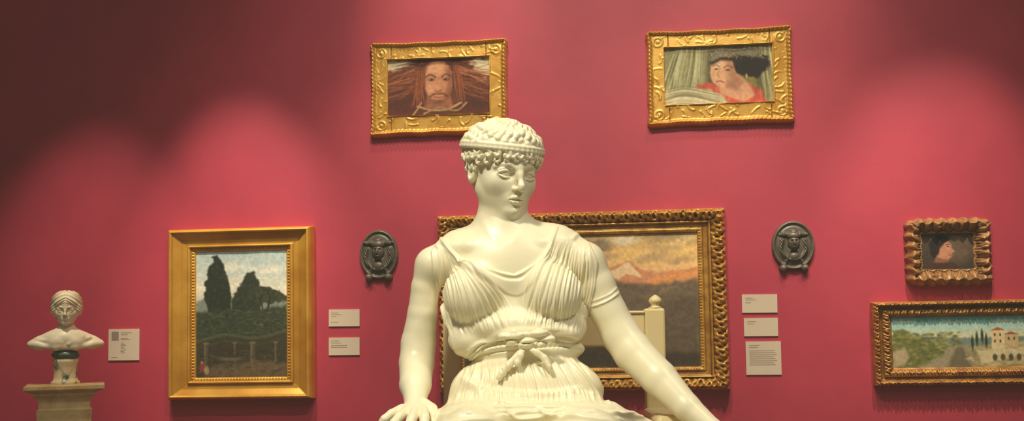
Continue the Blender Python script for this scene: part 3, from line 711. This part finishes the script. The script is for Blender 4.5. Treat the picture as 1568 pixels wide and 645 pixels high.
# right hand
E3(1122,680,-124,25,24,12,.008)
for P in ([(1110,690,-138,8),(1108,702,-158,7.6),(1106,716,-166,6.5)],[(1122,690,-142,8),(1123,704,-164,7.6),(1123,718,-172,6.5)],[(1134,689,-138,8),(1138,703,-158,7.6),(1139,716,-166,6.5)],[(1144,686,-128,7.5),(1151,698,-146,7),(1154,710,-154,6)],[(1106,682,-122,8),(1096,690,-134,7.6),(1092,702,-142,6.6)]): CH(P,.003)
V,Q=g.mesh(); print('body',len(V),time.time()-T0)
V=relax(V,Q,2,.4)
V,Q=subdiv(V,Q); N=normals(V,Q)
u,v=proj(V)
gar=[(676,362),(688,378),(706,394),(740,410),(788,420),(818,404),(838,380),(852,346),(880,352),(902,372),(915,400),(912,440),(903,480),(895,520),(930,560),(1000,660),(660,680),(668,620),(700,550),(690,520),(672,470),(664,430),(660,385)]
ins=inpoly(u,v,gar); dd,_=pdist(u,v,gar+[gar[0]]); sd=np.where(ins,dd,-dd)
front=np.clip(-N[:,1]*1.6+.25,0,1)
mask=sm(sd,0,3)*front
disp=2.3*sm(sd,-1,1.5)*front
def stroke(P,amp,w,tp=True,msk=True,end=0):
    global disp
    P=crom(P,6); m=(u>P[:,0].min()-3*w)&(u<P[:,0].max()+3*w)&(v>P[:,1].min()-3*w)&(v<P[:,1].max()+3*w)
    d,t=pdist(u[m],v[m],P); a=amp*np.exp(-(d/w)**2)
    if tp: a=a*np.clip(np.minimum(t,1-t)*7+end,0,1)
    disp[m]+=a*(mask[m] if msk else front[m])
rr=np.random.default_rng(31)
def fan(n,A0,A1,M0,M1,B0,B1,amp,w,jit=3,mid2=None):
    for i in range(n):
        f=(i+rr.uniform(-.3,.3))/(n-1); L=lambda a,b_:(a[0]+(b_[0]-a[0])*f+rr.uniform(-jit,jit)*.5,a[1]+(b_[1]-a[1])*f)
        P=[L(A0,A1),L(M0,M1),L(B0,B1)]
        if mid2: P.insert(2,L(*mid2))
        stroke(P,amp*rr.uniform(.5,1.25),w*rr.uniform(.75,1.3))
fan(36,(672,374),(704,392),(669,430),(768,452),(690,520),(796,498),1.5,1.4,4,((676,478),(785,480)))
fan(36,(902,378),(846,366),(906,430),(806,448),(890,512),(802,498),1.5,1.4,4,((898,478),(804,480)))
for i in range(9):
    f=i/8; stroke([(690-6*f,384+10*f),(730+8*f,416+12*f),(790,430+22*f),(820+4*f,412+16*f),(846+5*f,366+16*f)],2.*(1-.4*f),2.2)
stroke([(676,366),(688,380),(706,396),(740,411),(788,421),(818,405),(838,381),(851,350)],2.6,3.2,False)
for p in[(676,372),(884,360)]: stroke([(p[0]-10,p[1]+8),(p[0],p[1]),(p[0]+12,p[1]-2)],2,4)
fan(8,(680,380),(700,392),(690,440),(760,455),(705,515),(790,498),-2.2,1.7,5); fan(8,(895,378),(850,370),(890,440),(820,455),(882,508),(806,498),-2.2,1.7,5)
# blouse overhang hem
stroke([(690,520),(704,545),(725,548),(745,522),(775,508),(806,506),(850,504),(880,510),(893,520)],3.5,4.5)
stroke([(712,558),(735,543),(750,530),(790,519)],-3.5,3.5); 
# belt
for k,a in((0,3.2),(8,3.2),(16,3.2)): stroke([(707,543+k),(742,521+k),(800,514+k),(856,510+k),(891,516+k)],a,3)
for k in(4,12,21): stroke([(707,543+k),(742,521+k),(800,514+k),(856,510+k),(891,516+k)],-2.6,1.8)
for i in range(26):
    x=712+i*7; stroke([(x,545-abs(x-712)*.12 if x<750 else 535),(x+7,520 if x>740 else 532)],1.,1.3)
# skirt
fan(38,(712,556),(890,540),(694,590),(935,585),(678,628),(962,622),1.9,1.9,5)
fan(14,(720,556),(886,542),(712,590),(918,585),(690,624),(950,620),-2.4,2.,5)
for i in range(7): 
    f=i/6; stroke([(700+20*f,575+30*f),(760,598+16*f),(830,604+10*f),(900+10*f,590+20*f)],2.,4)
for i in range(9):
    y=622+i*5; stroke([(672,y+8+rr.uniform(-3,3)),(730,y+rr.uniform(-4,4)),(810,y-2+rr.uniform(-4,4)),(900,y+rr.uniform(-4,4)),(984,y+14)],rr.uniform(2,4),rr.uniform(2.5,4))
for i in range(5): x=700+i*60; stroke([(x,628),(x+40,640+rr.uniform(-4,4)),(x+110,632)],3,3)
stroke([(903,470),(918,466),(935,458),(950,446)],1.7,2.1,True,False); stroke([(905,462),(920,457),(936,449),(947,438)],1.,1.9,True,False)
stroke([(734,325),(745,350),(766,376)],.7,6,True,False); stroke([(806,330),(800,350),(782,376)],.7,6,True,False)
V=V+N*(disp*S)[:,None]
mesh_np('draped_body',V+OFF,Q,M_marble,statue)
print('body done',len(V),time.time()-T0)
# lower legs under drapery (mostly below the frame)
g=Grid((-.46,-.80,.70),(.46,.2,1.40),.008)
pat=lambda X,Y,Z:.010*np.cos(X*95+6*np.sin(Z*5))+.005*np.cos(X*210+Y*30)
lp=lambda x,y,z:np.array([x,y,z])
for s,x in((-1,-.10),(1,.12)):
    g.cone(lp(x,-.05,1.22),lp(x+s*.03,-.45,1.20),.10,.095,.03)
    g.cone(lp(x+s*.03,-.47,1.18),lp(x+s*.02,-.44,.84),.095,.085,.04); g.cone(lp(x+s*.02,-.44,.80),lp(x+s*.02,-.62,.775),.05,.03,.02)
g.ell(lp(.01,-.40,1.02),(.24,.12,.26),.04,pert=pat)
V,Q=g.mesh(); V[:,2]=np.maximum(V[:,2],PT+.002); mesh_np('draped_legs',V+OFF,Q,M_marble,statue)

# ---- marble chair (statue frame, behind and under figure)
def cbox(n,u0,u1,zlo,zhi,d0,d1,bev=.006):
    a_=SL(u0,500,d0)[0]; b_=SL(u1,500,d0)[0]
    return box(n,(a_,d0*S,zlo-PT),(b_,d1*S,zhi-PT),M_chair,statue,bev)
def zof(u,v,d): return SL(u,v,d)[2]
dz=95
post_t=zof(1000,472,dz)
cbox('back_post_1',988,1019,PT,post_t,dz,dz+26); cbox('back_post_2',678,707,PT,post_t,dz,dz+26)
cbox('back_rail',707,988,zof(940,531,dz),zof(940,478,dz),dz+4,dz+20); cbox('back_rail_cap',707,988,zof(940,481,dz),zof(940,476,dz),dz+1,dz+23)
for uu in(1003.5,692.5):
    p=SL(uu,472,dz+13); p[2]=post_t-PT; k=S*1.07
    lathe('finial',[(10*k,0),(11*k,1.5*k),(7*k,3*k),(6*k,5*k),(9*k,8*k),(10.5*k,11*k),(9*k,15*k),(5*k,18.5*k),(2*k,20.5*k),(.3*k,21*k)],tuple(p),M_chair,statue)
armz=zof(1030,632,0)
cbox('arm_rest_1',1003,1046,armz-.05,armz,-60,dz+4,.012); cbox('arm_rest_2',640,676,armz-.075,armz-.025,-100,dz+4,.012)
cbox('seat',640,1045,1.08,1.17,-120,dz+20); cbox('front_leg_1',1005,1045,PT,armz-.05,-110,-70); cbox('front_leg_2',640,676,PT,1.1,-110,-70)
cbox('seat_apron',660,1030,.86,1.08,-80,dz)
pl=empty('display_plinth',(SO[0],SO[1],0),YAW)
box('plinth_body',(-.55,-.8,.06),(.65,.35,.68),M_pl,pl,.006); box('plinth_cap',(-.59,-.84,.68),(.69,.39,.72),M_pl,pl,.008); box('plinth_base',(-.59,-.84,0),(.69,.39,.06),M_pl,pl,.008)

# ---------------------------------------------------------------- bust on pedestal
BY=5.62
bc=PW(101,533,BY); k=(PW(102,533,BY)-bc)[0]*.93; bz=lambda v:PW(101,v,BY)[2]
BR=math.atan2(-bc[0],bc[1])*.95
bz0=bz(588)
bust=empty('marble_portrait_bust',(bc[0],bc[1],bz0),BR)
V,Q=build_head(1.6,1,[((0,14,-50),27),((0,16,-96),29)])
hs=k*62/172.; hr=rot(math.radians(-4),math.radians(2))
mesh_np('bust_head',np.array([0,0,bz(475)-bz0])+hs*(V@hr.T),Q,M_marble2,bust)
g=Grid((-62,-40,-22),(62,40,50),1.1)
g.cone((0,4,46),(0,6,24),10.5,12,3)
g.cone((-2,6,20),(-36,6,9),14,11,8); g.cone((2,6,20),(36,6,9),14,11,8); g.ell((0,-2,12),(32,18,18),8)
g.ell((-40,4,7),(15,14,8),5); g.ell((40,4,7),(15,14,8),5)
g.ell((-13,-12,8),(11,9,9),5); g.ell((13,-12,8),(11,9,9),5)
g.cone((-50,-2,6),(-14,-16,1),4,4,4); g.cone((50,-2,6),(14,-16,1),4,4,4); g.cone((-14,-16,1),(14,-16,1),4,4,4)
g.cone((-40,-4,14),(-6,-18,8),2.5,2.5,3); g.cone((34,-6,16),(-8,-18,3),2.5,2.5,3); g.cone((24,-10,18),(4,-20,6),2,2,3)
g.ell((0,6,-24),(66,50,18),3,op='s'); g.ell((0,4,-4),(18,15,9),4)
V,Q=g.mesh(); mesh_np('bust_shoulders',np.array([0,0,bz(533)-bz0])+k*V,Q,M_marble2,bust)
K=k
lathe('socle',[(21*K,0),(21*K,4*K),(18*K,6*K),(17*K,10*K),(17.5*K,30*K),(19*K,34*K),(19*K,38*K),(16*K,40*K)],(0,0,0),M_vein,bust)
lathe('green_collar',[(14*K,0),(20*K,3*K),(21*K,7*K),(17*K,11*K),(14*K,14*K),(12*K,20*K)],(0,0,bz(549)-bz0),M_green,bust)
ped=empty('marble_pedestal',(bc[0],bc[1],0),BR)
lathe('pedestal_cap',[(36*K,0),(38*K,4*K),(42*K,8*K),(44*K,10*K),(44*K,13*K),(54*K,17*K),(56*K,19*K),(56*K,24*K),(53*K,25*K)],(0,0,bz0-25*K),M_ped,ped,square=True,sy=.8)
zb=bz0-25*K
lathe('pedestal_shaft',[(46*K,0),(46*K,.12),(42*K,.15),(38*K,.2),(38*K,zb-.1),(39*K,zb-.05),(36*K,zb-.04),(36*K,zb)],(0,0,0),M_ped,ped,square=True,sy=.8)

# ---------------------------------------------------------------- lights
def spot(name,loc,tgt,P,size,blend=1,col=(1,.86,.66),rad=.05):
    l=bpy.data.lights.new(name,'SPOT'); l.energy=P; l.spot_size=math.radians(size); l.spot_blend=blend; l.color=col; l.shadow_soft_size=rad
    o=bpy.data.objects.new(name,l); sc.collection.objects.link(o); o.location=loc
    o.rotation_euler=(Vector(tgt)-Vector(loc)).to_track_quat('-Z','Y').to_euler(); return o
def area(name,loc,tgt,P,sx,sy,col=(1,.86,.66)):
    l=bpy.data.lights.new(name,'AREA'); l.energy=P; l.shape='RECTANGLE'; l.size=sx; l.size_y=sy; l.color=col
    o=bpy.data.objects.new(name,l); sc.collection.objects.link(o); o.location=loc
    o.rotation_euler=(Vector(tgt)-Vector(loc)).to_track_quat('-Z','Y').to_euler(); return o
def ps(n,u_,v_,P,size,dx=0,zl=5.0,dy=1.9,col=(1,.86,.68)):
    p=PW(u_,v_); spot(n,(p[0]+dx,WY-dy,zl),tuple(p),P,size,col=col)
ps('track_spot_1',372,450,470,34,0,4.8,1.7)
ps('track_spot_2',690,60,260,30,0,6.0,1.6)
ps('track_spot_3',1180,130,200,34,.1,6.0,1.7)
ps('track_spot_4',1450,440,440,36,0,4.9,1.7)
# added wide fill lamps closing dark gaps in the middle of the wall, set further back so their edges overlap smoothly
ps('wall_fill_1',760,360,300,70,.3,5.9,3.2); ps('wall_fill_2',1120,380,240,70,.0,5.9,3.2)
ps('track_spot_5',970,500,170,44,.0,5.2,2.4)
ps('track_spot_6',600,560,200,44); ps('track_spot_7',1230,560,180,44); ps('track_spot_8',110,540,380,32,.6)
spot('statue_key_spot',(-1.2,.5,4.5),(SO[0],SO[1],1.5),440,34,.8,(1,.92,.72),.2)
spot('statue_side_spot',(1.7,1.1,4.5),(SO[0]+.15,SO[1],1.5),150,34,.8,(1,.92,.72),.2)
area('ceiling_fill',(0,1.5,6.0),(0,4.5,1.5),70,5,3,(1,.9,.75))
w=bpy.data.worlds.new('world'); sc.world=w; w.use_nodes=True; w.node_tree.nodes['Background'].inputs[0].default_value=(1,.88,.72,1); w.node_tree.nodes['Background'].inputs[1].default_value=.22
print('total',time.time()-T0)
